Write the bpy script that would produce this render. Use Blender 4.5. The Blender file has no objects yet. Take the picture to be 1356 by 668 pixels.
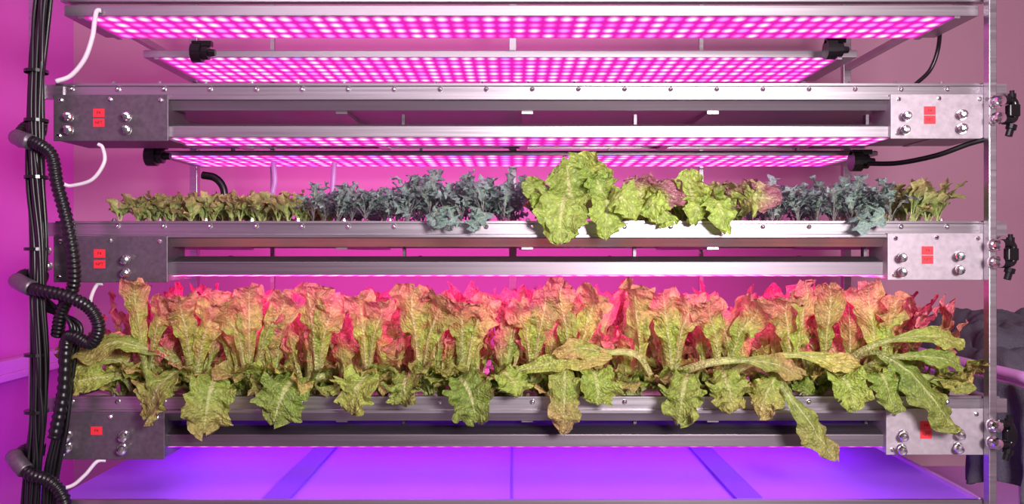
import bpy, math, random
from mathutils import Vector, noise
S=0.002; D=2.2; ZC=1.2
def W(px,py,d=0.0):
    k=(D+d)/D*S
    return Vector(((px-678)*k, d, ZC+(334-py)*k))
def FX(px): return (px-678)*S
def FZ(py): return ZC+(334-py)*S
def lin(c):
    return tuple(((v/255)/12.92 if v/255<=0.04045 else ((v/255+0.055)/1.055)**2.4) for v in c)
scn=bpy.context.scene
col=scn.collection
try: scn.view_settings.view_transform='Standard'
except: pass

# ---------------------------------------------------------------- materials
def newmat(name):
    m=bpy.data.materials.new(name); m.use_nodes=True
    nt=m.node_tree; b=nt.nodes['Principled BSDF']
    return m,nt,b
def N(nt,t,**k):
    n=nt.nodes.new(t)
    for a,v in k.items(): setattr(n,a,v)
    return n
def plain(name,c,rough=.5,metal=0.,bump=0.,scale=200,var=.0):
    m,nt,b=newmat(name)
    b.inputs['Roughness'].default_value=rough; b.inputs['Metallic'].default_value=metal
    tc=N(nt,'ShaderNodeTexCoord'); no=N(nt,'ShaderNodeTexNoise'); no.inputs['Scale'].default_value=scale
    nt.links.new(tc.outputs['Object'],no.inputs['Vector'])
    mx=N(nt,'ShaderNodeMix',data_type='RGBA')
    l=lin(c)
    mx.inputs[6].default_value=(*[v*(1-var) for v in l],1); mx.inputs[7].default_value=(*[min(1,v*(1+var)) for v in l],1)
    nt.links.new(no.outputs['Fac'],mx.inputs[0]); nt.links.new(mx.outputs[2],b.inputs['Base Color'])
    if bump:
        bp=N(nt,'ShaderNodeBump'); bp.inputs['Strength'].default_value=bump; bp.inputs['Distance'].default_value=.002
        nt.links.new(no.outputs['Fac'],bp.inputs['Height']); nt.links.new(bp.outputs['Normal'],b.inputs['Normal'])
    return m
def brushed(name,c,metal=.75,rough=.38,vec=(2,60,160),var=.25):
    m,nt,b=newmat(name)
    tc=N(nt,'ShaderNodeTexCoord'); mp=N(nt,'ShaderNodeMapping'); mp.inputs['Scale'].default_value=vec
    no=N(nt,'ShaderNodeTexNoise'); no.inputs['Scale'].default_value=1.; no.inputs['Detail'].default_value=5
    nt.links.new(tc.outputs['Object'],mp.inputs[0]); nt.links.new(mp.outputs[0],no.inputs['Vector'])
    mx=N(nt,'ShaderNodeMix',data_type='RGBA'); l=lin(c)
    mx.inputs[6].default_value=(*[v*(1-var) for v in l],1); mx.inputs[7].default_value=(*[min(1,v*(1+var)) for v in l],1)
    nt.links.new(no.outputs['Fac'],mx.inputs[0]); nt.links.new(mx.outputs[2],b.inputs['Base Color'])
    mr=N(nt,'ShaderNodeMapRange'); mr.inputs[3].default_value=rough-.08; mr.inputs[4].default_value=rough+.12
    nt.links.new(no.outputs['Fac'],mr.inputs[0]); nt.links.new(mr.outputs[0],b.inputs['Roughness'])
    b.inputs['Metallic'].default_value=metal
    return m
M_rail=brushed('brushed_steel',(178,170,178),metal=.92,rough=.32)
M_bar=brushed('aluminium_bar',(172,164,172),metal=.92,rough=.36)
M_bar2=brushed('aluminium_bar_matt',(128,118,128),metal=.92,rough=.42)
M_plateD=brushed('galvanised_plate',(110,100,110),metal=.65,rough=.4,vec=(90,90,90),var=.35)  # on the left plates the darker base colour carries their shade
M_plateL=brushed('galvanised_plate_lit',(180,168,178),metal=.55,rough=.45,vec=(90,90,90),var=.2)  # same galvanised plate, right-hand flash brightness put into the colour
M_chrome=plain('chrome',(235,232,235),.14,1.)
M_black=plain('black_rubber',(14,13,16),.34)
M_blackg=plain('black_plastic',(18,17,20),.25)
M_white=plain('white_cable_pvc',(225,215,225),.4)
M_red=plain('red_label',(232,48,62),.5)
M_ink=plain('label_ink',(60,10,20),.6)
M_deck=plain('liner_violet_lit',(166,96,235),.45,var=.04,scale=6)  # white liner; violet of the LED light mixed into the base colour
M_seam=plain('deck_beam',(120,66,190),.5,var=.04,scale=6)
M_media=plain('grow_raft_foam',(190,180,185),.7,bump=.3)
M_wallL=plain('wall_pink_spill',(200,98,188),.8,scale=3,var=.03)  # off-white wall; pink LED spill put into the base colour
M_wallB=plain('wall_paint_spill_tint',(176,132,152),.8,scale=3,var=.03)  # off-white paint with some of the pink LED spill in its colour
M_ceil=plain('ceiling_paint',(215,205,210),.9)
M_floor=plain('floor_vinyl',(110,100,110),.5,scale=8,var=.1)
M_trim=plain('trim_pvc',(206,146,214),.4)
M_cloth=plain('grey_fleece',(76,70,84),.95,bump=1.,scale=160,var=.35)

def ledmat(name,base,bstr,dstr,px=.042,py=.0565):
    m,nt,b=newmat(name); nt.nodes.remove(b)
    out=nt.nodes['Material Output']
    tc=N(nt,'ShaderNodeTexCoord')
    dv=N(nt,'ShaderNodeVectorMath',operation='DIVIDE'); dv.inputs[1].default_value=(px,py,1)
    nt.links.new(tc.outputs['Object'],dv.inputs[0])
    fl=N(nt,'ShaderNodeVectorMath',operation='FLOOR'); nt.links.new(dv.outputs[0],fl.inputs[0])
    fr=N(nt,'ShaderNodeVectorMath',operation='FRACTION'); nt.links.new(dv.outputs[0],fr.inputs[0])
    sb=N(nt,'ShaderNodeVectorMath',operation='SUBTRACT'); sb.inputs[1].default_value=(.5,.5,0); nt.links.new(fr.outputs[0],sb.inputs[0])
    ml=N(nt,'ShaderNodeVectorMath',operation='MULTIPLY'); ml.inputs[1].default_value=(1,1.0,0); nt.links.new(sb.outputs[0],ml.inputs[0])
    ln=N(nt,'ShaderNodeVectorMath',operation='LENGTH'); nt.links.new(ml.outputs[0],ln.inputs[0])
    mr=N(nt,'ShaderNodeMapRange',interpolation_type='SMOOTHSTEP')
    mr.inputs[1].default_value=.0; mr.inputs[2].default_value=.54; mr.inputs[3].default_value=1; mr.inputs[4].default_value=0
    nt.links.new(ln.outputs['Value'],mr.inputs[0])
    ml2=N(nt,'ShaderNodeVectorMath',operation='MULTIPLY'); ml2.inputs[1].default_value=(1,1,0); nt.links.new(fl.outputs[0],ml2.inputs[0])
    wn=N(nt,'ShaderNodeTexWhiteNoise',noise_dimensions='2D'); nt.links.new(ml2.outputs[0],wn.inputs['Vector'])
    # alternating rows: even rows white-pink diodes, odd rows blue / red diodes
    sp=N(nt,'ShaderNodeSeparateXYZ'); nt.links.new(fl.outputs[0],sp.inputs[0])
    hf=N(nt,'ShaderNodeMath',operation='MULTIPLY'); hf.inputs[1].default_value=.5; nt.links.new(sp.outputs[1],hf.inputs[0])
    pf=N(nt,'ShaderNodeMath',operation='FRACT'); nt.links.new(hf.outputs[0],pf.inputs[0])
    ma=N(nt,'ShaderNodeMath',operation='MULTIPLY_ADD'); ma.inputs[1].default_value=.5
    nt.links.new(wn.outputs['Value'],ma.inputs[0]); nt.links.new(pf.outputs[0],ma.inputs[2])
    cr=N(nt,'ShaderNodeValToRGB'); cr.color_ramp.interpolation='CONSTANT'
    e=cr.color_ramp.elements; e[0].color=(1,.55,.95,1); e[1].position=.44; e[1].color=(.26,.20,1,1)
    e3=e.new(.68); e3.color=(1,.12,.40,1)
    e4=e.new(.86); e4.color=(1,.50,.95,1)
    nt.links.new(ma.outputs[0],cr.inputs[0])
    mx=N(nt,'ShaderNodeMix',data_type='RGBA'); mx.inputs[6].default_value=(*base,1)
    nt.links.new(mr.outputs[0],mx.inputs[0]); nt.links.new(cr.outputs[0],mx.inputs[7])
    ms=N(nt,'ShaderNodeMapRange'); ms.inputs[3].default_value=bstr; ms.inputs[4].default_value=dstr
    nt.links.new(mr.outputs[0],ms.inputs[0])
    em=N(nt,'ShaderNodeEmission'); nt.links.new(mx.outputs[2],em.inputs[0]); nt.links.new(ms.outputs[0],em.inputs[1])
    nt.links.new(em.outputs[0],out.inputs[0])
    return m
M_led=ledmat('led_board_pink',(.86,.02,.50),1.,2.7)
M_led_mid=ledmat('led_board_rose',(1,.045,.50),5.5,8.)
M_led_violet=ledmat('led_board_violet',(.38,.008,1),3.0,3.2)

def leafmat(name,rough=.5,trans=.3,veinstr=.24,veins=8.,bump=.6,bscale=70):
    m,nt,b=newmat(name)
    out=nt.nodes['Material Output']
    at=N(nt,'ShaderNodeAttribute'); at.attribute_name='Col'
    uv=N(nt,'ShaderNodeUVMap'); uv.uv_map='UVMap'
    sp=N(nt,'ShaderNodeSeparateXYZ'); nt.links.new(uv.outputs[0],sp.inputs[0])
    def mth(op,a,bv=None,c=None):
        n=N(nt,'ShaderNodeMath',operation=op)
        for i,v in enumerate((a,bv,c)):
            if v is None: continue
            if isinstance(v,(int,float)): n.inputs[i].default_value=v
            else: nt.links.new(v,n.inputs[i])
        return n.outputs[0]
    tc=N(nt,'ShaderNodeTexCoord')
    no=N(nt,'ShaderNodeTexNoise'); no.inputs['Scale'].default_value=bscale; no.inputs['Detail'].default_value=4
    nt.links.new(tc.outputs['Object'],no.inputs['Vector'])
    au=mth('ABSOLUTE',mth('SUBTRACT',sp.outputs[0],.5))   # 0..0.5
    ph=mth('ADD',mth('SUBTRACT',mth('MULTIPLY',sp.outputs[1],veins),mth('MULTIPLY',au,4.2)),mth('MULTIPLY',no.outputs['Fac'],.5))
    f=mth('ABSOLUTE',mth('SUBTRACT',mth('FRACT',ph),.5))
    vn=N(nt,'ShaderNodeMapRange',interpolation_type='SMOOTHSTEP'); vn.inputs[1].default_value=0;vn.inputs[2].default_value=.13;vn.inputs[3].default_value=1;vn.inputs[4].default_value=0
    nt.links.new(f,vn.inputs[0])
    wid=mth('ADD',mth('MULTIPLY',mth('POWER',mth('SUBTRACT',1.,sp.outputs[1]),1.5),.13),.007)
    mid=N(nt,'ShaderNodeMapRange',interpolation_type='SMOOTHSTEP'); mid.inputs[1].default_value=.4;mid.inputs[2].default_value=1.4;mid.inputs[3].default_value=1;mid.inputs[4].default_value=0
    nt.links.new(mth('DIVIDE',au,wid),mid.inputs[0])
    vsum=mth('MAXIMUM',mth('MULTIPLY',vn.outputs[0],veinstr),mth('MULTIPLY',mid.outputs[0],.68))
    vo=N(nt,'ShaderNodeTexVoronoi'); vo.inputs['Scale'].default_value=bscale*2.2
    nt.links.new(tc.outputs['Object'],vo.inputs['Vector'])
    dk=N(nt,'ShaderNodeMapRange'); dk.inputs[1].default_value=.3; dk.inputs[2].default_value=.7; dk.inputs[3].default_value=.64; dk.inputs[4].default_value=1.3
    nt.links.new(no.outputs['Fac'],dk.inputs[0])
    sc=N(nt,'ShaderNodeVectorMath',operation='SCALE'); nt.links.new(at.outputs['Color'],sc.inputs[0]); nt.links.new(dk.outputs[0],sc.inputs['Scale'])
    mx=N(nt,'ShaderNodeMix',data_type='RGBA'); nt.links.new(vsum,mx.inputs[0]); nt.links.new(sc.outputs[0],mx.inputs[6])
    mx.inputs[7].default_value=(*lin((216,218,150)),1)
    nt.links.new(mx.outputs[2],b.inputs['Base Color'])
    b.inputs['Roughness'].default_value=rough
    hs=mth('ADD',mth('MULTIPLY',vo.outputs['Distance'],.8),mth('SUBTRACT',no.outputs['Fac'],mth('MULTIPLY',vn.outputs[0],.35)))
    bp=N(nt,'ShaderNodeBump'); bp.inputs['Strength'].default_value=bump; bp.inputs['Distance'].default_value=.005
    nt.links.new(hs,bp.inputs['Height']); nt.links.new(bp.outputs[0],b.inputs['Normal'])
    tr=N(nt,'ShaderNodeBsdfTranslucent'); nt.links.new(mx.outputs[2],tr.inputs[0])
    ms=N(nt,'ShaderNodeMixShader'); ms.inputs[0].default_value=trans
    nt.links.new(b.outputs[0],ms.inputs[1]); nt.links.new(tr.outputs[0],ms.inputs[2]); nt.links.new(ms.outputs[0],out.inputs[0])
    return m
M_lettuce=leafmat('red_lettuce_leaf',bump=.85,rough=.4,trans=.35)
M_baby=leafmat('baby_lettuce_leaf',bscale=120,veins=5,bump=.4)
M_kale=leafmat('kale_leaf',veinstr=.25,bscale=150,veins=6,rough=.6)
M_big=leafmat('leaf_lettuce_leaf',veins=7,bscale=55,bump=.85,rough=.38)

# ---------------------------------------------------------------- helpers
def empty(name,loc=(0,0,0)):
    o=bpy.data.objects.new(name,None); o.location=loc; col.objects.link(o); return o
def meshobj(name,vs,fs,mat,parent=None,smooth=False,uvs=None,cols=None):
    me=bpy.data.meshes.new(name); me.from_pydata([tuple(v) for v in vs],[],fs)
    if uvs is not None:
        ul=me.uv_layers.new(name='UVMap')
        idx=[0]*len(me.loops); me.loops.foreach_get('vertex_index',idx)
        flat=[]
        for i in idx: flat.extend(uvs[i])
        ul.data.foreach_set('uv',flat)
    if cols is not None:
        ca=me.color_attributes.new('Col','FLOAT_COLOR','POINT')
        flat=[]
        for c in cols: flat.extend((c[0],c[1],c[2],1))
        ca.data.foreach_set('color',flat)
    if smooth: me.polygons.foreach_set('use_smooth',[True]*len(me.polygons))
    me.materials.append(mat); me.update()
    o=bpy.data.objects.new(name,me); col.objects.link(o)
    if parent: o.parent=parent
    return o
def box(name,x0,x1,y0,y1,z0,z1,mat,parent=None,bev=0):
    vs=[(x,y,z) for x in(x0,x1) for y in(y0,y1) for z in(z0,z1)]
    fs=[(0,1,3,2),(4,6,7,5),(0,4,5,1),(2,3,7,6),(0,2,6,4),(1,5,7,3)]
    o=meshobj(name,vs,fs,mat,parent)
    if bev:
        b=o.modifiers.new('b','BEVEL'); b.width=bev; b.segments=2
    return o
def prism(name,prof,x0,x1,mat,parent=None,bev=0):
    n=len(prof)
    vs=[(x0,y,z) for y,z in prof]+[(x1,y,z) for y,z in prof]
    fs=[(i,(i+1)%n,n+(i+1)%n,n+i) for i in range(n)]+[tuple(range(n-1,-1,-1)),tuple(range(n,2*n))]
    o=meshobj(name,vs,fs,mat,parent)
    if bev:
        b=o.modifiers.new('b','BEVEL'); b.width=bev; b.segments=2; b.limit_method='ANGLE'
    return o
def catmull(pts,n):
    P=[Vector(p) for p in pts]; P=[2*P[0]-P[1]]+P+[2*P[-1]-P[-2]]
    k=len(P)-3; out=[]
    for i in range(n+1):
        t=i/n*k; s=min(int(t),k-1); t-=s
        a,b,c,d=P[s:s+4]
        out.append(.5*((2*b)+(c-a)*t+(2*a-5*b+4*c-d)*t*t+(3*b-a-3*c+d)*t**3))
    return out
def sweep(name,pts,n,rad,mat,parent=None,seg=10):
    C=catmull(pts,n); vs=[];fs=[]
    prev=None
    for i,c in enumerate(C):
        T=(C[min(i+1,n)]-C[max(i-1,0)]).normalized()
        if prev is None: prev=T.orthogonal().normalized()
        U=(prev-T*prev.dot(T)).normalized(); prev=U; V=T.cross(U)
        r=rad(i) if callable(rad) else rad
        for j in range(seg):
            a=2*math.pi*j/seg; vs.append(c+(U*math.cos(a)+V*math.sin(a))*r)
    for i in range(n):
        for j in range(seg):
            a=i*seg+j; b=i*seg+(j+1)%seg; fs.append((a,b,b+seg,a+seg))
    fs.append(tuple(range(seg-1,-1,-1))); fs.append(tuple(range(n*seg,(n+1)*seg)))
    return meshobj(name,vs,fs,mat,parent,smooth=True)
def lathe(vs,fs,prof,origin,axis,seg=14):
    """prof list of (dist along axis, radius)"""
    A=Vector(axis).normalized(); U=A.orthogonal().normalized(); V=A.cross(U); b0=len(vs)
    for (h,r) in prof:
        for j in range(seg):
            a=2*math.pi*j/seg; vs.append(Vector(origin)+A*h+(U*math.cos(a)+V*math.sin(a))*r)
    for i in range(len(prof)-1):
        for j in range(seg):
            a=b0+i*seg+j; b=b0+i*seg+(j+1)%seg; fs.append((a,b,b+seg,a+seg))
    fs.append(tuple(b0+(len(prof)-1)*seg+j for j in range(seg)))

# ---------------------------------------------------------------- room
XL,XR,YB,YF,H=-1.9,2.6,1.4,-3.6,2.75
box('floor',XL-.1,XR+.1,YF,YB+.1,-.1,0,M_floor)
box('ceiling',XL-.1,XR+.1,YF,YB+.1,H,H+.1,M_ceil)
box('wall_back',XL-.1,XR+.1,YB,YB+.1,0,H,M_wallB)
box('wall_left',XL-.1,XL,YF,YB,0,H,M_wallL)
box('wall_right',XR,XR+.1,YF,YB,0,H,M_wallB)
t=empty('trim_1')
box('trunking_body',XL,XL+.045,YF,YB,.75,.80,M_trim,t,.004)
box('trunking_lid',XL+.03,XL+.055,YF,YB,.725,.752,M_trim,t,.004)
box('baseboard_left',XL,XL+.015,YF,YB,0,.1,M_trim)
box('baseboard_back',XL,XR,YB-.015,YB,0,.1,M_trim)

# ---------------------------------------------------------------- rack
rack=empty('vertical_farm_rack')
X0,X1=FX(75),FX(1322)
RD=.86
levels=[FZ(111),FZ(293),FZ(525)]
bolt_v,bolt_f=[],[]
fit_v,fit_f=[],[]
for li,zt in enumerate(levels):
    prof=[(-.006,zt),(-.006,zt-.006),(0,zt-.008),(0,zt-.034),(-.010,zt-.036),(-.010,zt-.043),(.0,zt-.046),(.016,zt-.068),(.03,zt-.068),(.03,zt-.05),(.012,zt-.03),(.012,zt)]
    prism(f'front_rail_{li+1}',prof,X0,X1,M_rail,rack)
    prism(f'rear_rail_{li+1}',[(RD-y,z) for y,z in prof],X0,X1,M_rail,rack)
    # gutter tray body
    box(f'tray_floor_{li+1}',X0+.06,X1-.06,.03,RD-.03,zt-.064,zt-.056,M_rail,rack)
    for s,x in((0,X0),(1,X1-.02)):
        box(f'side_rail_{li+1}_{s}',x,x+.02,.012,RD-.012,zt-.064,zt-.004,M_rail,rack)
    if li>0: box(f'grow_raft_{li+1}',X0+.03,X1-.03,.02,RD-.02,zt-.03,zt-.012,M_media,rack)
    # hidden sub channels
    for k in range(5):
        x=X0+.25+k*(X1-X0-.5)/4
        box(f'cross_channel_{li+1}_{k}',x-.015,x+.015,.03,RD-.03,zt-.075,zt-.064,M_rail,rack)
    px=95
    while px<1310:
        lathe(bolt_v,bolt_f,[(0,.0065),(.003,.0065),(.006,.004),(.007,.001)],(FX(px),-.0,zt-.015),(0,-1,0),10)
        px+=61
    # top rim bolts
    px=150
    while px<1300:
        lathe(bolt_v,bolt_f,[(0,.007),(.003,.007),(.003,.0045),(.007,.0045),(.008,.001)],(FX(px),.006,zt),(0,0,1),8)
        px+=61
plates=[ # x0,y0,x1,y1,mat, fittings, labels
 (75,127,226,188,M_plateD,[(96,157),(96,174),(172,157),(172,174)],[(135,151),(135,164)]),
 (75,313,225,374,M_plateD,[(66,332),(68,352),(170,344),(170,361)],[(136,336),(136,350)]),
 (80,545,221,607,M_plateD,[(94,575),(94,590),(168,575),(166,592)],[(132,569)]),
 (1176,126,1302,185,M_plateL,[(1196,156),(1194,174),(1269,154),(1269,172)],[(1227,148),(1227,160)]),
 (1172,309,1300,371,M_plateL,[(1190,341),(1190,360),(1265,339),(1265,357)],[(1224,332),(1224,344)]),
 (1170,540,1298,601,M_plateL,[(1192,574),(1190,592),(1266,572),(1264,590)],[(1222,562),(1222,574)])]
for i,(a,b,c,d,m,fits,labs) in enumerate(plates):
    box(f'end_plate_{i+1}',FX(a),FX(c),-.016,-.011,FZ(d),FZ(b),m,rack,.0015)
    box(f'end_housing_{i+1}',FX(a)+.004,FX(c)-.004,-.011,.16,FZ(d)+.003,FZ(d)+.007,m,rack)
    xs=FX(c) if i<3 else FX(a)
    sgn=-1 if i<3 else 1
    box(f'end_cheek_{i+1}',min(xs,xs+sgn*.004),max(xs,xs+sgn*.004),-.011,.10,FZ(d)+.004,FZ(b),m,rack)
    for (x,y) in fits:
        o=(FX(x),-.016,FZ(y)); ax=(.35 if i<3 else -.35,-1,-.05)
        lathe(fit_v,fit_f,[(0,.013),(.004,.013),(.004,.010),(.012,.010),(.013,.0085),(.018,.0085),(.018,.0115),(.030,.0115),(.033,.009),(.034,.004)],o,ax,16)
    for (x,y) in [(a+10,b+7),(c-10,b+7),((a+c)//2,b+6),(a+8,d-7)]:
        lathe(bolt_v,bolt_f,[(0,.006),(.003,.006),(.005,.003)],(FX(x),-.016,FZ(y)),(0,-1,0),10)
    for k,(x,y) in enumerate(labs):
        box(f'label_{i+1}_{k}',FX(x-7.5),FX(x+7.5),-.0175,-.0162,FZ(y+5.5),FZ(y-5.5),M_red,rack)
        cu=bpy.data.curves.new('txt','FONT'); cu.body='F4' if k==0 else 'NFT'; cu.size=.011; cu.align_x='CENTER'; cu.align_y='CENTER'
        to=bpy.data.objects.new(f'label_text_{i+1}_{k}',cu); to.location=(FX(x),-.0178,FZ(y)); to.rotation_euler=(math.pi/2,0,0)
        cu.materials.append(M_ink); col.objects.link(to); to.parent=rack
meshobj('rail_bolts',bolt_v,bolt_f,M_chrome,rack,smooth=False)
meshobj('push_fittings',fit_v,fit_f,M_chrome,rack,smooth=False)
# posts
XP=FX(1302); XQ=FX(52)
box('post_front_right',XP-.010,XP+.010,-.045,-.018,0,2.55,M_rail,rack,.002)
box('post_front_left',XQ-.012,XQ+.012,-.03,-.005,0,2.55,M_rail,rack,.002)
for i,x in enumerate((X0+.03,.003,X1-.05)):
    box(f'post_rear_{i}',x-.014,x+.014,RD+.005,RD+.035,0,2.55,M_rail,rack,.002)
for i,x in enumerate((X0+.32,.70)):
    box(f'rear_brace_{i}',x-.007,x+.007,RD+.01,RD+.025,.5,2.5,M_rail,rack)
for zt in (2.02,1.62,1.14,.62,2.40):
    box('rear_beam',X0+.02,X1-.03,RD+.006,RD+.03,zt,zt+.03,M_rail,rack)
for zt in levels:
    box('post_bracket',X1-.05,X1+.012,-.018,.0,zt-.040,zt-.004,M_rail,rack)
    box('post_bracket_left',XQ-.012,X0+.02,-.006,.012,zt-.040,zt-.004,M_rail,rack)
# top frame
box('top_beam_front',X0+.01,X1-.03,.0,.025,FZ(2),FZ(-14),M_rail,rack)
box('top_beam_left',X0+.01,X0+.03,.02,RD,1.87,1.89,M_rail,rack)
box('top_beam_right',XP-.02,XP,.02,RD,1.87,1.89,M_rail,rack)
# bottom deck
zd=FZ(662)
box('deck_liner',X0-.02,FX(1300),-.0,RD,zd-.02,zd-.006,M_deck,rack)
box('deck_front_edge',X0-.02,FX(1300),-.012,.0,zd-.03,zd+.002,M_rail,rack)
for x in (-.625,.63):
    box('deck_beam',x-.035,x+.035,.0,RD,zd-.006,zd+.004,M_seam,rack)
for x in (.0,):
    box('deck_seam',x-.003,x+.003,.0,RD,zd-.006,zd-.003,M_seam,rack)
box('deck_side_right',FX(1296),FX(1302),0,RD,zd-.02,zd+.004,M_trim,rack)
box('deck_back',X0,FX(1300),RD-.006,RD,zd-.02,zd+.20,M_deck,rack)
for x in (X0,0,FX(1296)):
    box('deck_leg',x-.012,x+.012,.0,.03,0,zd-.02,M_rail,rack)

# ---------------------------------------------------------------- LED fixtures
def fixture(x0,x1,y0,y1,zb,h,mat,wedge=0.,hm=None):
    e=empty('led_grow_light')
    zt=zb+h
    if wedge: prof=[(y0,zb),(y0,zt),(y0+.05,zt+wedge),(y1-.02,zt+wedge),(y1,zt),(y1,zb)]
    else: prof=[(y0,zb),(y0,zt),(y0+.012,zt+.004),(y1-.012,zt+.004),(y1,zt),(y1,zb)]
    prism('housing',prof,x0,x1,hm or M_bar,e,.0015)
    vs=[(x0+.05,y0+.004,zb-.002),(x1-.05,y0+.004,zb-.002),(x1-.05,y1-.004,zb-.002),(x0+.05,y1-.004,zb-.002)]
    meshobj('led_board',vs,[(0,3,2,1)],mat,e)
    for x in (x0+.04,x1-.058):
        box('end_cap',x-.005,x+.01,y0+.002,y1-.002,zb-.006,zb,M_bar,e)
    for k in range(4):
        x=x0+.2+k*(x1-x0-.4)/3
        box('hanger',x-.004,x+.004,(y0+y1)/2-.01,(y0+y1)/2+.01,zt,zt+.03+wedge,M_plateD,e)
    return e
fixture(-1.186,1.236,0.0,.226,FZ(21),.028,M_led)
fixture(-1.186,1.110,.47,.85,FZ(21),.022,M_led)
fixture(-1.13,1.17,.0,.155,FZ(182),.03,M_led,.012)
fixture(-1.13,1.15,.41,.73,FZ(182),.012,M_led)
fixture(-1.13,1.17,.012,.17,FZ(365),.036,M_led_mid,.014,M_bar2)
fixture(-1.13,1.15,.36,.74,FZ(365),.02,M_led_mid)
fixture(-1.13,1.17,.0,.17,FZ(592),.032,M_led_violet,.014,M_bar2)
fixture(-1.13,1.15,.36,.74,FZ(592),.02,M_led_violet)
# cable grommets / drivers between panels
for (px,py,d) in ((268,70,.35),(1106,66,.35),(208,207,.30),(1140,214,.30)):
    e=empty('led_driver'); p=W(px,py,d); vs=[];fs=[]
    lathe(vs,fs,[(0,.0),(0,.03),(.03,.03),(.032,.022),(.05,.022),(.052,.012),(.07,.01)],p+Vector((-.03,0,0)),(1,0,0),16)
    meshobj('driver_can',vs,fs,M_blackg,e)
    box('driver_bracket',p.x-.03,p.x+.03,p.y-.01,p.y+.01,p.z+.02,p.z+.035,M_blackg,e)

# ---------------------------------------------------------------- cables
random.seed(5)
cb=empty('black_cable_bundle')
main=[(62,-30),(56,20),(50,80),(46,160),(47,240),(52,320),(50,400),(52,480),(50,560),(44,620),(38,700)]
for k in range(11):
    a=2*math.pi*k/11; r=9+2*random.random()
    pts=[]
    for i,(x,y) in enumerate(main):
        aa=a+i*.5+random.uniform(-.3,.3)
        pts.append(W(x+r*math.cos(aa)*(1 if k%3 else .4),y,-.07+.018*math.sin(aa)))
    sweep('cable',pts,90,.0058,M_black,cb,8)
sec=[(100,430),(93,470),(88,520),(80,570),(68,630),(62,700)]
for k in range(4):
    pts=[W(x-6+4*k+random.uniform(-2,2),y,-.075+random.uniform(-.01,.01)) for x,y in sec]
    pts=[W(60,395+5*k,-.06)]+pts
    sweep('cable_branch',pts,60,.006,M_black,cb,8)
for y in (95,160,235,330,470,545):
    x=48
    vs=[];fs=[]
    lathe(vs,fs,[(-.004,.0285),(.004,.0285),(.004,.026)],W(x,y,-.072),(0,0,1),20)
    meshobj('zip_tie',vs,fs,M_blackg,cb)
def hose(pts,n=240,r=.0165):
    C=[W(*p) for p in pts]
    L=sum((C[i+1]-C[i]).length for i in range(len(C)-1)); n=int(L/.0028)
    return sweep('corrugated_hose',C,n,lambda i:r if (i%4)<2 else r*.84,M_black,None,14)
hose([(62,172,.0),(36,168,-.02),(26,186,-.08),(48,190,-.11),(68,206,-.11),(76,245,-.11),(88,290,-.11),(97,340,-.11),(97,380,-.10),(82,412,-.08),(76,445,-.06)])
hose([(60,368,-.02),(34,364,-.02),(26,376,-.08),(50,384,-.12),(86,392,-.13),(118,408,-.13),(131,434,-.13),(120,455,-.12),(98,446,-.11),(88,455,-.10),(84,520,-.09),(72,580,-.09)])
hose([(60,596,.0),(34,596,-.02),(23,612,-.09),(40,628,-.12),(66,638,-.12),(84,660,-.12),(90,700,-.12)])
for (a,b) in (((22,182),(40,188)),((22,372),(42,382)),((18,604),(34,624))):
    sweep('hose_collar',[W(a[0],a[1],-.085),W((a[0]+b[0])/2-1,(a[1]+b[1])/2,-.105),W(b[0],b[1],-.112)],10,.0205,M_plateD,cb,16)
def cable(name,pts,r,mat,parent=None):
    return sweep(name,[W(*p) for p in pts],60,r,mat,parent,8)
cable('white_power_cable',[(134,14,-.006),(128,15,-.01),(125,30,-.02),(122,50,-.03),(112,78,-.03),(94,100,-.03),(74,108,-.04)],.0062,M_white)
cable('white_power_cable',[(130,191,-.02),(136,196,-.02),(138,215,-.03),(122,238,-.03),(95,246,-.03),(84,244,-.04)],.005,M_white)
cable('white_power_cable',[(136,376,.0),(128,378,.0),(120,398,.0),(124,420,.02)],.005,M_white)
cable('white_power_cable',[(140,610,.0),(128,612,-.01),(112,630,-.02),(92,645,-.03),(60,648,-.05)],.005,M_white)
cable('black_power_cable',[(1226,24,.16),(1243,20,.2),(1243,60,.25),(1232,92,.27),(1212,112,.3)],.006,M_black)
cable('black_power_cable',[(1318,182,-.03),(1285,190,.0),(1240,206,.05),(1190,216,.15),(1150,217,.25)],.007,M_black)
cable('black_drain_hose',[(268,232,.2),(285,236,.2),(296,250,.2),(298,275,.2)],.011,M_black)
cable('violet_drain_tube',[(362,215,.5),(364,240,.5),(362,262,.5),(380,290,.5)],.009,M_trim)
cable('violet_drain_tube',[(443,215,.5),(441,245,.5),(438,290,.5)],.009,M_trim)
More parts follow.
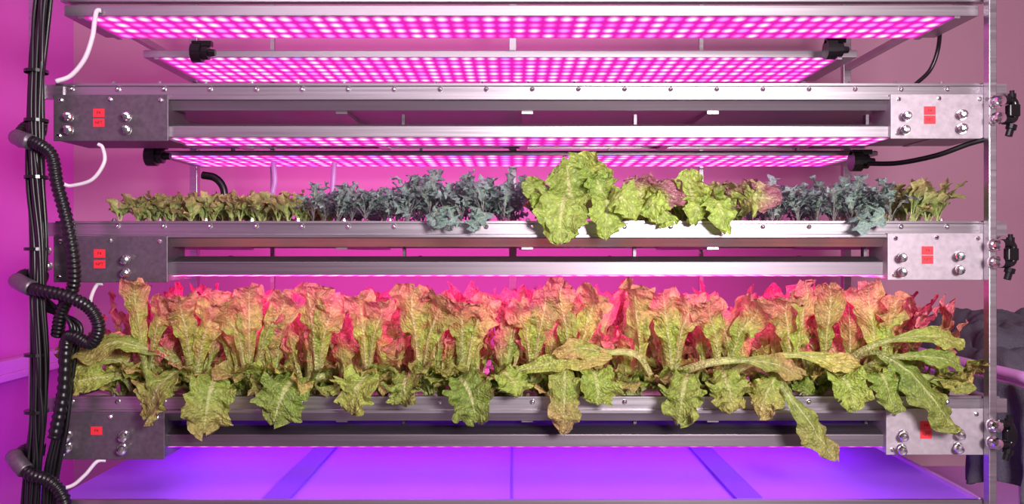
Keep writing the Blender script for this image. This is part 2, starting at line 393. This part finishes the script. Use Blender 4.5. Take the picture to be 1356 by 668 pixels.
# valve assemblies on the right post
for (x,y) in ((1302,140),(1300,325),(1298,558)):
    e=empty('hose_valve')
    vs=[];fs=[]
    for dy in (0,22):
        lathe(vs,fs,[(0,.012),(.006,.017),(.012,.017),(.013,.011),(.022,.011),(.026,.015),(.034,.013),(.036,.004)],(FX(x),-.045,FZ(y+dy)),(.1,-1,0),14)
        lathe(vs,fs,[(0,.008),(.03,.008)],(FX(x+2),-.06,FZ(y+dy)),(1,0,0),10)
    meshobj('chrome_couplings',vs,fs,M_chrome,e)
    for dy,s in ((-2,1),(24,-1)):
        sweep('black_elbow',[(FX(x+8),-.06,FZ(y+dy)),(FX(x+18),-.06,FZ(y+dy)),(FX(x+23),-.06,FZ(y+dy+3*s)),(FX(x+24),-.06,FZ(y+dy+12*s))],16,lambda i:.0115 if i%16<6 else .0095,M_blackg,e,12)
    box('valve_body',FX(x+14),FX(x+28),-.072,-.048,FZ(y+20),FZ(y+4),M_blackg,e,.003)
    vs=[];fs=[]
    lathe(vs,fs,[(0,.013),(.012,.013),(.012,.009),(.03,.009)],(FX(x+20),-.06,FZ(y+30)),(-.3,0,-1),12)
    lathe(vs,fs,[(0,.010),(.012,.010),(.012,.006),(.02,.006)],(FX(x+20),-.06,FZ(y-4)),(0,0,1),12)
    meshobj('black_collar',vs,fs,M_blackg,e)

# ---------------------------------------------------------------- leaves
class Leaves:
    def __init__(s): s.v=[];s.f=[];s.uv=[];s.c=[]
    def build(s,name,mat): return meshobj(name,s.v,s.f,mat,None,True,s.uv,s.c)
def mixc(a,b,t):
    t=max(0,min(1,t)); return tuple(a[i]*(1-t)+b[i]*t for i in range(3))
def sm(a,b,x):
    t=max(0,min(1,(x-a)/(b-a))); return t*t*(3-2*t)
CREAM=lin((220,224,156)); GREEN=lin((180,202,88)); DGREEN=lin((116,152,58)); BRONZE=lin((222,136,122)); RED=lin((216,66,108)); PINK=lin((240,124,140))
def leaf(LM,path,side,width,nL=18,nW=10,pet=.35,petw=.14,ruf=.16,rf=3.2,cup=.3,cA=GREEN,cB=BRONZE,cP=CREAM,redm=.6,rng=random,lobes=0.,lf=7,up=None,zmax=None,peak=.62,edge=1.,nz0=.4,rib=.0):
    """path list of world Vectors (centre line), side = lateral vector"""
    C=catmull(path,nL); b0=len(LM.v)
    p1,p2,p3,p4=[rng.uniform(0,6.28) for _ in range(4)]
    br=rng.uniform(.78,1.15); so=Vector((rng.uniform(0,50),0,0))
    prevS=None
    twist=rng.uniform(-.6,.6)
    for i,c in enumerate(C):
        t=i/nL
        T=(C[min(i+1,nL)]-C[max(i-1,0)]).normalized()
        Sd=side if prevS is None else prevS
        Sd=(Sd-T*Sd.dot(T))
        if Sd.length<1e-4: Sd=T.orthogonal()
        Sd.normalize(); prevS=Sd.copy()
        Nn=Sd.cross(T)
        if up is not None and Nn.dot(up)<0 and i==0: LM.flip=-1
        elif i==0: LM.flip=1
        Nn=Nn*LM.flip
        a=twist*t; S2=Sd*math.cos(a)+Nn*math.sin(a); N2=Nn*math.cos(a)-Sd*math.sin(a)
        q=max(0,(t-pet)/(1-pet))
        if t<pet: w=petw*(1.25-.35*t/pet)
        else:
            if q<peak: w=petw*.9+(1-petw*.9)*sm(-.1,1.05,q/peak)
            else:
                z=(q-peak)/(1-peak); w=math.sqrt(max(0,1-z**2.2*.985))
        w*=width*.5
        bl=sm(pet*.8,pet+.3,t)
        for j in range(nW+1):
            u=-1+2*j/nW; au=abs(u); ph=p1 if u>0 else p2
            wl=w*(1+edge*bl*(.11*math.sin(t*19+ph)+.07*math.sin(t*43+ph)+.06*math.sin(t*71+p3))+ (lobes*math.sin(t*math.pi*2*lf+ph) if lobes else 0))
            r=ruf*bl*au**2.0*width*.5*(math.sin(rf*6.283*t+ph)+.6*math.sin(rf*2.3*6.283*t+ph*1.7+au))
            off=cup*w*(au**1.7)
            if t<pet: off=w*.9*au**2
            nz=noise.noise((c+S2*u*w)*38+so)*.012*bl*min(1,width/.06)*nz0
            nz+=noise.noise((c+S2*u*w)*95+so)*.004*bl*min(1,width/.06)*(nz0+.2)
            tl=(noise.noise(Vector((u*2.3,p3,t*2)))*.2*width*bl*au) + .03*width*bl*math.sin(u*14+p4)*(t>.8)
            rb=-rib*max(0,1-au*nW/2.2)*(1.1-t)
            p=c+S2*(u*wl*(1-.12*cup))+N2*(off+r+nz+rb)+T*tl
            if zmax is not None and p.z>zmax: p.z=zmax-(p.z-zmax)*.25
            LM.v.append(p); LM.uv.append((.5+u*.5,t))
            cc=mixc(cA,cB,redm*(sm(.45,.95,t)*.95+.3*au*bl*t+.5*noise.noise(p*22+so)))
            cc=mixc(cP,cc,sm(pet*.5,pet+.28,t+ .2*au))
            LM.c.append(tuple(v*br for v in cc))
    for i in range(nL):
        for j in range(nW):
            a=b0+i*(nW+1)+j; LM.f.append((a,a+1,a+nW+2,a+nW+1))
def arc(base,az,L,t0,t1,p=1.3,n=6,sway=0):
    pts=[Vector(base)]; 
    for i in range(n):
        t=(i+.5)/n; th=t0+(t1-t0)*t**p; a=az+sway*t
        pts.append(pts[-1]+Vector((math.sin(th)*math.cos(a),math.sin(th)*math.sin(a),math.cos(th)))*L/n)
    return pts
def rleaf(LM,base,az,L,t0,t1,width,**k):
    rng=k.get('rng',random)
    pts=arc(base,az,L,t0,t1,rng.uniform(1.,1.8),6,rng.uniform(-.4,.4))
    R=Vector((math.cos(az),math.sin(az),0)); side=Vector((-R.y,R.x,0))
    leaf(LM,pts,side,width,up=(-R+Vector((0,0,1))),**k)

# --- level 3 : red leaf lettuce
rng=random.Random(11)
LT=Leaves(); zb=levels[2]-.02; ZM=FZ(368)
rows=[(.07,50,1.0),(.19,50,.98),(.33,56,1.0),(.49,62,1.0),(.68,66,1.)]
for ri,(d,step,hs) in enumerate(rows):
    k=(D+d)/D
    x=X0+.13+rng.uniform(0,.04)
    while x<X1-.10:
        base=Vector((x+rng.uniform(-.02,.02),d+rng.uniform(-.02,.02),zb))
        edge=(x-X0)/(X1-X0)
        lean=(-.45 if edge<.12 else .45 if edge>.9 else 0)
        nup=rng.randint(5,7) if ri==0 else 7
        for q in range(nup):
            az=rng.uniform(0,6.283) if ri else rng.choice([rng.uniform(3.0,6.4),rng.uniform(0,6.283)])
            L=rng.uniform(.17,.315)*hs
            t0=rng.uniform(.02,.28); t1=rng.uniform(.1,.85)
            b2=base+Vector((math.cos(az),math.sin(az),0))*.012
            if lean: az= math.pi*(lean<0)+rng.uniform(-1.2,1.2) if rng.random()<.6 else az
            redc=rng.choice([BRONZE,PINK,PINK,RED]) if ri<2 else rng.choice([RED,PINK,PINK])
            if base.z+L*math.cos((t0+t1)/2)>ZM+.01: L=(ZM-base.z)/math.cos((t0+t1)/2)
            rleaf(LT,b2,az,L,t0,t1,rng.uniform(.038,.070),rng=rng,nL=28 if ri<2 else 14,nW=12 if ri<2 else 6,
                  pet=rng.uniform(.28,.42),petw=rng.uniform(.2,.3),ruf=rng.uniform(.24,.38),rf=rng.uniform(3,4.6),cA=mixc(GREEN,DGREEN,rng.random()*.5),cB=redc,redm=1.0 if ri<2 else 1.2,cup=rng.uniform(.1,.6),zmax=ZM,peak=rng.uniform(.55,.75),rib=.004)
        nlow=8 if ri==0 else 4 if ri==1 else 3
        for q in range(nlow):
            az=rng.uniform(3.4,6.0)
            L=rng.uniform(.10,.185)
            rleaf(LT,base+Vector((rng.uniform(-.03,.03),-.01,.005)),az,L,rng.uniform(.3,.8),rng.uniform(1.2,2.3) if ri==0 else rng.uniform(.9,1.6),rng.uniform(.050,.076),rng=rng,nL=24 if ri<2 else 14,nW=12 if ri<2 else 6,
                      pet=rng.uniform(.1,.25),petw=.2,ruf=.28,rf=3.5,cA=mixc(GREEN,DGREEN,rng.uniform(.1,1.)),cB=BRONZE,redm=rng.uniform(.0,.5),cup=rng.uniform(-.2,.4),rib=.003)
        x+=step*S*k*rng.uniform(.9,1.1)
heroes=[
 ([(235,505,.08),(222,475,.02),(165,455,-.04),(112,462,-.06),(76,468,-.06)],42,.35,.5),
 ([(250,512,.06),(238,492,-.02),(212,510,-.09),(200,532,-.10),(196,556,-.09)],50,.1,.35),
 ([(290,510,.06),(288,494,-.02),(279,518,-.09),(273,548,-.10),(270,575,-.09)],56,.12,.35),
 ([(398,510,.06),(392,500,-.02),(378,515,-.09),(368,540,-.10),(362,562,-.09)],62,.1,.1),
 ([(500,505,.06),(490,496,-.03),(476,508,-.09),(468,525,-.10),(462,545,-.09)],56,.1,.15),
 ([(545,505,.06),(540,496,-.03),(536,508,-.08),(536,520,-.09),(540,538,-.09)],46,.1,.15),
 ([(600,510,.06),(606,500,-.03),(618,512,-.08),(626,535,-.10),(630,560,-.09)],50,.1,.1),
 ([(752,510,.06),(750,480,-.03),(748,500,-.09),(747,540,-.10),(745,575,-.09)],42,.25,.5),
 ([(690,515,.06),(670,498,-.02),(700,488,-.06),(760,476,-.08),(810,474,-.08)],26,.4,.4),
 ([(660,505,.06),(664,492,-.03),(676,500,-.07),(684,512,-.08),(688,524,-.08)],42,.1,.1),
 ([(780,505,.06),(782,490,-.03),(790,505,-.08),(792,522,-.08),(790,535,-.08)],46,.1,.1),
 ([(915,510,.06),(912,495,-.03),(905,515,-.09),(902,535,-.10),(898,562,-.09)],52,.1,.1),
 ([(950,505,.06),(955,490,-.03),(962,505,-.08),(968,525,-.09),(970,546,-.09)],48,.1,.3),
 ([(985,500,.06),(1015,495,-.03),(1045,525,-.10),(1075,565,-.12),(1106,610,-.11)],34,.5,.3),
 ([(1040,505,.06),(1035,492,-.03),(1022,508,-.08),(1012,530,-.09),(1005,552,-.09)],40,.2,.4),
 ([(1100,505,.06),(1105,492,-.03),(1120,505,-.08),(1128,520,-.08),(1132,545,-.08)],42,.1,.1),
 ([(1150,505,.06),(1158,490,-.03),(1170,500,-.08),(1178,520,-.08),(1184,548,-.08)],40,.1,.1),
 ([(1120,485,.05),(1160,470,-.03),(1200,490,-.08),(1240,535,-.10),(1268,574,-.09)],40,.3,.2),
 ([(1110,490,.05),(1150,462,-.03),(1195,448,-.06),(1240,446,-.07),(1276,462,-.07)],25,.45,.2),
 ([(1130,500,.05),(1170,478,-.03),(1210,472,-.07),(1250,476,-.08),(1276,486,-.08)],24,.4,.1),
 ([(1120,505,.05),(1170,492,-.02),(1220,498,-.05),(1260,510,-.07),(1292,516,-.07)],18,.5,.2),
 ([(900,495,.03),(940,482,-.05),(990,478,-.08),(1030,484,-.09),(1062,500,-.09)],28,.5,.5),
 ([(960,500,.03),(1000,480,-.05),(1050,470,-.08),(1100,478,-.09),(1140,486,-.09)],24,.55,.4),
 ([(860,500,.03),(840,470,-.05),(800,466,-.08),(770,462,-.09),(735,470,-.09)],24,.5,.5),
 ([(180,520,.05),(165,500,-.02),(135,500,-.06),(105,505,-.07),(88,515,-.07)],34,.3,.3),
 ([(190,510,.05),(160,480,-.02),(130,478,-.05),(100,488,-.06),(84,500,-.06)],30,.3,.3),
]
for path,w,pet,red in heroes:
    P=[W(*p) for p in path]
    T=(P[-1]-P[1]).normalized(); side=T.cross(Vector((0,-1,0)))
    if side.length<.2: side=Vector((1,0,0))
    leaf(LT,P,side.normalized(),w*S*1.05,nL=40,nW=16,pet=pet,petw=.34 if pet>.33 else .24,ruf=.3,rf=3.8,cup=rng.uniform(-.5,.3),cA=mixc(GREEN,DGREEN,rng.random()*.8),cB=BRONZE,redm=red*.8,rng=rng,up=Vector((0,-1,.3)),peak=.55,rib=-.003,nz0=.55)
# explicit upright fans
for (bx,tips) in ((195,[(178,372,36),(215,395,40)]),(255,[(240,392,46),(285,385,54)]),(330,[(330,380,40),(375,388,42),(300,400,40)]),(420,[(410,378,60),(438,396,50)]),(485,[(478,390,40),(505,398,38)]),(555,[(545,382,56),(582,390,52)]),(612,[(612,400,58),(640,392,46)]),(705,[(690,400,46),(722,385,42)]),(760,[(742,372,44),(786,382,44)]),(850,[(842,376,44)]),(890,[(880,388,52),(912,392,46)]),(955,[(940,400,46),(1002,396,44)]),(1050,[(1068,372,46),(1040,392,48)]),(1090,[(1100,378,44)]),(1165,[(1150,374,48),(1185,392,48)])):
    for (tx,ty,w) in tips:
        P=[W(bx,518,.05),W(bx*.75+tx*.25,480,.01),W(bx*.45+tx*.55,440,-.03),W(tx,(ty+20),-.05),W(tx+rng.uniform(-6,6),ty,-.08+rng.uniform(-.03,.02))]
        leaf(LT,P,Vector((1,rng.uniform(-.6,.6),0)).normalized(),w*S*.96,nL=40,nW=16,pet=rng.uniform(.22,.34),petw=.27,ruf=.34,rf=4.,cup=rng.uniform(.05,.5),cA=mixc(GREEN,DGREEN,rng.random()*.25),cB=rng.choice([BRONZE,PINK]),redm=.8,rng=rng,up=Vector((0,1,0)),zmax=FZ(366),peak=.72,rib=.005,nz0=.6)
LT.build('red_leaf_lettuce_bed',M_lettuce)

# --- level 2
zb=levels[1]-.012
GB=lin((168,194,108)); GB2=lin((118,146,84)); GK=lin((122,152,144)); GK2=lin((166,188,184)); KP=lin((170,140,165)); GBIG=lin((186,208,98)); GBIG2=lin((134,170,74)); RB=lin((172,108,124))
def bed(px0,px1,fn,rowsd,step,seed):
    rr=random.Random(seed); L=Leaves()
    for d in rowsd:
        x=FX(px0)
        while x<FX(px1):
            fn(L,Vector((x+rr.uniform(-.01,.01),d+rr.uniform(-.02,.02),zb)),rr,d)
            x+=step*rr.uniform(.8,1.2)
    return L
def baby(L,b,r,d,hm=1.):
    for q in range(r.randint(6,8)):
        az=r.uniform(0,6.283)
        rleaf(L,b,az,r.uniform(.055,.105)*hm*(1.+.5*d),r.uniform(.1,.4),r.uniform(.6,1.7),r.uniform(.022,.040),rng=r,nL=14,nW=6,pet=.3,petw=.14,ruf=.34,cup=.3,cA=mixc(GB,GB2,r.random()),cB=BRONZE,cP=CREAM,redm=.3,nz0=1.)
def kale(L,b,r,d,hm=1.):
    for q in range(r.randint(7,9)):
        az=r.uniform(0,6.283)
        c=mixc(GK,GK2,r.random())
        rleaf(L,b+Vector((0,0,r.uniform(0,.03))),az,r.uniform(.06,.135)*hm,r.uniform(.05,.5),r.uniform(.5,1.9),r.uniform(.026,.044),rng=r,nL=22,nW=6,pet=.4,petw=.07,ruf=.4,rf=5,cup=.1,cA=c,cB=GK2,cP=mixc(KP,GK,.3),redm=.4,lobes=.6,lf=6,nz0=1.)
L=bed(152,396,baby,(.04,.12,.24,.4,.6),.032,3); L.build('baby_lettuce_seedlings',M_baby)
def kv(L,b,r,d):
    px=b.x/S+678
    kale(L,b,r,d,.82 if px<520 else 1.12 if px<720 else .95)
L=bed(416,688,kv,(.03,.12,.26,.42,.6),.05,4)
def addhang(L,x,y,w,r,c1,c2,n=5):
    for q in range(n):
        P=[W(x+r.uniform(-15,15),286,.03),W(x+r.uniform(-18,18),272,-.02),W(x+r.uniform(-20,20),285,-.05),W(x+r.uniform(-22,22),y+r.uniform(-18,5),-.055)]
        leaf(L,P,Vector((1,r.uniform(-.4,.4),0)).normalized(),w*S,nL=24,nW=6,pet=.4,petw=.1,ruf=.4,rf=5,cup=.1,cA=c1,cB=c2,cP=GK,redm=.4,rng=r,lobes=.55,lf=6,up=Vector((0,-1,0)),nz0=1.)
rr=random.Random(8)
addhang(L,590,312,20,rr,GK,GK2,5); addhang(L,632,306,20,rr,GK,GK2,3)
L.build('kale_plants',M_kale)
L=bed(1034,1188,lambda L,b,r,d:kale(L,b,r,d,1.05),(.04,.14,.28,.45,.62),.05,14)
addhang(L,1150,304,20,rr,GK,GK2,3); L.build('kale_plants',M_kale)
L=bed(1208,1275,lambda L,b,r,d:baby(L,b,r,d,1.35),(.05,.15,.3,.5),.03,15); L.build('baby_lettuce_seedlings',M_baby)
# large leaf lettuces
L=Leaves(); r=random.Random(21)
for d in (.07,.2,.36,.55):
    x=FX(730)
    while x<FX(1005):
        red=r.random()<.5 or x>FX(960)
        for q in range(7):
            az=r.uniform(0,6.283)
            rleaf(L,Vector((x,d,zb)),az,r.uniform(.09,.15),r.uniform(.1,.4),r.uniform(.6,1.6),r.uniform(.045,.07),rng=r,nL=24,nW=12,pet=.1,petw=.2,ruf=.26,rf=3.5,cup=.3,cA=mixc(GBIG,GBIG2,r.random()),cB=RB if red else GBIG,redm=1. if red else .2,rib=.002)
        x+=.085*r.uniform(.85,1.15)
BH=[([(762,288,.05),(756,262,.0),(752,235,-.02),(750,211,-.04)],70,.05,.05,.2),
 ([(775,285,.05),(786,255,.02),(778,228,.0),(766,212,-.01)],56,.1,.1,.3),
 ([(762,285,.03),(750,260,-.05),(743,285,-.085),(742,322,-.09)],66,.05,.0,-.15),
 ([(715,288,.04),(714,266,-.02),(708,252,-.04),(692,252,-.05)],36,.1,.1,.3),
 ([(725,290,.04),(718,276,-.02),(712,268,-.04),(703,274,-.05)],32,.1,.1,.3),
 ([(812,288,.04),(800,262,-.01),(792,242,-.02),(790,230,-.03)],44,.1,.3,.3),
 ([(810,285,.03),(806,264,-.04),(803,285,-.07),(802,317,-.075)],50,.05,.0,-.1),
 ([(800,280,.02),(812,262,-.06),(828,266,-.08),(842,290,-.08)],46,.05,.0,.1),
 ([(850,288,.04),(848,262,.0),(850,244,-.02),(858,232,-.06)],54,.1,1.1,.3),
 ([(868,288,.04),(880,262,.0),(888,250,-.02),(892,240,-.06)],48,.1,1.1,.3),
 ([(850,285,.03),(856,266,-.03),(864,272,-.06),(868,290,-.06)],40,.1,.1,.1),
 ([(880,288,.04),(872,268,-.02),(880,258,-.05),(905,262,-.06)],40,.1,1.,.2),
 ([(918,290,.04),(918,268,-.02),(914,250,-.05),(912,226,-.06)],46,.1,.1,.3),
 ([(920,285,.03),(925,270,-.03),(922,280,-.05),(918,298,-.05)],34,.1,.2,.2),
 ([(950,288,.04),(948,265,-.03),(955,280,-.06),(960,310,-.065)],42,.1,.1,.1),
 ([(945,288,.04),(944,262,-.0),(950,248,-.03),(962,240,-.05)],44,.1,.8,.3),
 ([(970,288,.04),(965,262,-.0),(975,250,-.03),(1000,246,-.05)],48,.1,1.1,.2),
 ([(985,288,.04),(990,268,-.02),(1005,262,-.05),(1034,266,-.05)],44,.1,1.,.2),
 ([(880,290,.03),(885,280,-.03),(880,284,-.05),(872,296,-.05)],38,.1,.0,.1)]
for path,w,pet,red,cp in BH:
    P=[W(*p) for p in path]
    T=(P[-1]-P[0]).normalized(); side=T.cross(Vector((0,-1,0)))
    if side.length<.2: side=Vector((1,0,0))
    leaf(L,P,side.normalized(),w*S,nL=36,nW=20,pet=pet,petw=.25,ruf=.22,rf=3.4,cup=cp,cA=mixc(GBIG,GBIG2,r.random()*.5),cB=RB if red>.5 else GBIG2,redm=red,rng=r,up=Vector((0,-1,.2)),peak=.5,rib=-.002,nz0=.4)
L.build('leaf_lettuce_plants',M_big)

# ---------------------------------------------------------------- side bench + blankets
b=empty('side_bench'); zbn=ZC-.343
box('bench_top',1.40,2.1,.05,1.05,zbn-.05,zbn-.02,M_trim,b,.004)
sweep('edge_tube_upper',[(1.40,.0,zbn),(1.40,.5,zbn),(1.40,1.06,zbn)],12,.016,M_trim,b,12)
sweep('edge_tube_lower',[(1.395,.0,zbn-.045),(1.395,.5,zbn-.045),(1.395,1.06,zbn-.045)],12,.012,M_trim,b,12)
for x in (1.43,2.07):
    for y in (.1,1.0): box('bench_leg',x-.018,x+.018,y-.018,y+.018,0,zbn-.05,M_trim,b,.003)
box('bench_lower_shelf',1.44,2.06,.08,1.02,.35,.37,M_trim,b)
def blob(name,x0,x1,y0,y1,z0,h,seed,par=None):
    vs=[];fs=[];n=60
    for i in range(n+1):
        for j in range(n+1):
            u=i/n;v=j/n
            e=min(1,min(u,1-u,v,1-v)*7); e=math.sqrt(max(0,1-(1-e)**2))
            x=x0+(x1-x0)*u; y=y0+(y1-y0)*v
            q=noise.noise(Vector((x*7+seed,y*7,0)))
            z=z0+h*e*(.75+.5*q)+.016*e*noise.noise(Vector((x*30,y*30,seed)))
            vs.append((x+.02*noise.noise(Vector((x*9,y*9,seed+3))),y+.02*q,z))
    for i in range(n):
        for j in range(n):
            a=i*(n+1)+j; fs.append((a,a+n+1,a+n+2,a+1))
    return meshobj(name,vs,fs,M_cloth,par,True)
e=empty('grey_fleece_blanket')
blob('fold_bottom',1.45,2.0,.25,1.0,zbn-.018,.09,1,e)
blob('fold_top',1.48,1.95,.35,.95,zbn+.03,.10,7,e)
vs=[];fs=[];n=50
for i in range(n+1):
    for j in range(n+1):
        u=i/n;v=j/n
        y=-.02+.34*u; z=zbn-.02-.30*v*(1-.1*math.sin(u*5))
        x=1.362-.02*math.sin(u*16+v*2)*(0.3+v)-.012*noise.noise(Vector((y*14,z*14,0)))
        vs.append((x,y,z))
for i in range(n):
    for j in range(n):
        a=i*(n+1)+j; fs.append((a,a+n+1,a+n+2,a+1))
o=meshobj('grey_towel',vs,fs,M_cloth,None,True)
s=o.modifiers.new('s','SOLIDIFY'); s.thickness=.012

# ---------------------------------------------------------------- lights
def area(name,loc,tgt,size,en,c):
    l=bpy.data.lights.new(name,'AREA'); l.shape='RECTANGLE'; l.size=size[0]; l.size_y=size[1]; l.energy=en; l.color=c
    o=bpy.data.objects.new(name,l); o.location=loc; o.rotation_euler=(Vector(tgt)-Vector(loc)).to_track_quat('-Z','Y').to_euler(); col.objects.link(o)
area('softbox_flash',(.9,-2.6,1.6),(.05,0,.9),(.55,.45),112,(1,.93,.92))
area('metal_streak_fill',(-.5,-2.0,2.6),(-.2,0,1.2),(1.8,.15),14,(1,.86,.96))  # added unseen strip, draws highlight streaks on the metal
# added wall washes, no real tubes: tint back and left walls magenta and violet
area('rear_wall_wash_upper',(-.35,.93,1.75),(-.35,1.4,1.75),(1.7,.9),7,(1,.13,.78))
area('rear_wall_wash_lower',(-.1,.93,1.05),(-.1,1.4,1.05),(2.2,.8),8,(1,.10,.78))
area('side_wall_wash_upper',(-1.28,.35,1.6),(-1.9,.35,1.6),(.9,1.2),4.5,(1,.16,.62))
area('side_wall_wash_lower',(-1.28,.3,.65),(-1.9,.3,.65),(.9,.6),5,(.5,.05,1))
w=bpy.data.worlds.new('room_ambient'); scn.world=w; w.use_nodes=True
bg=w.node_tree.nodes['Background']; bg.inputs[0].default_value=(.95,.62,.9,1); bg.inputs[1].default_value=.13
# ---------------------------------------------------------------- camera
cam=bpy.data.cameras.new('camera'); cam.sensor_width=36; cam.lens=1100/1356*36; cam.clip_start=.05
co=bpy.data.objects.new('camera',cam); co.location=(0,-D,ZC); co.rotation_euler=(math.pi/2,0,0); col.objects.link(co); scn.camera=co
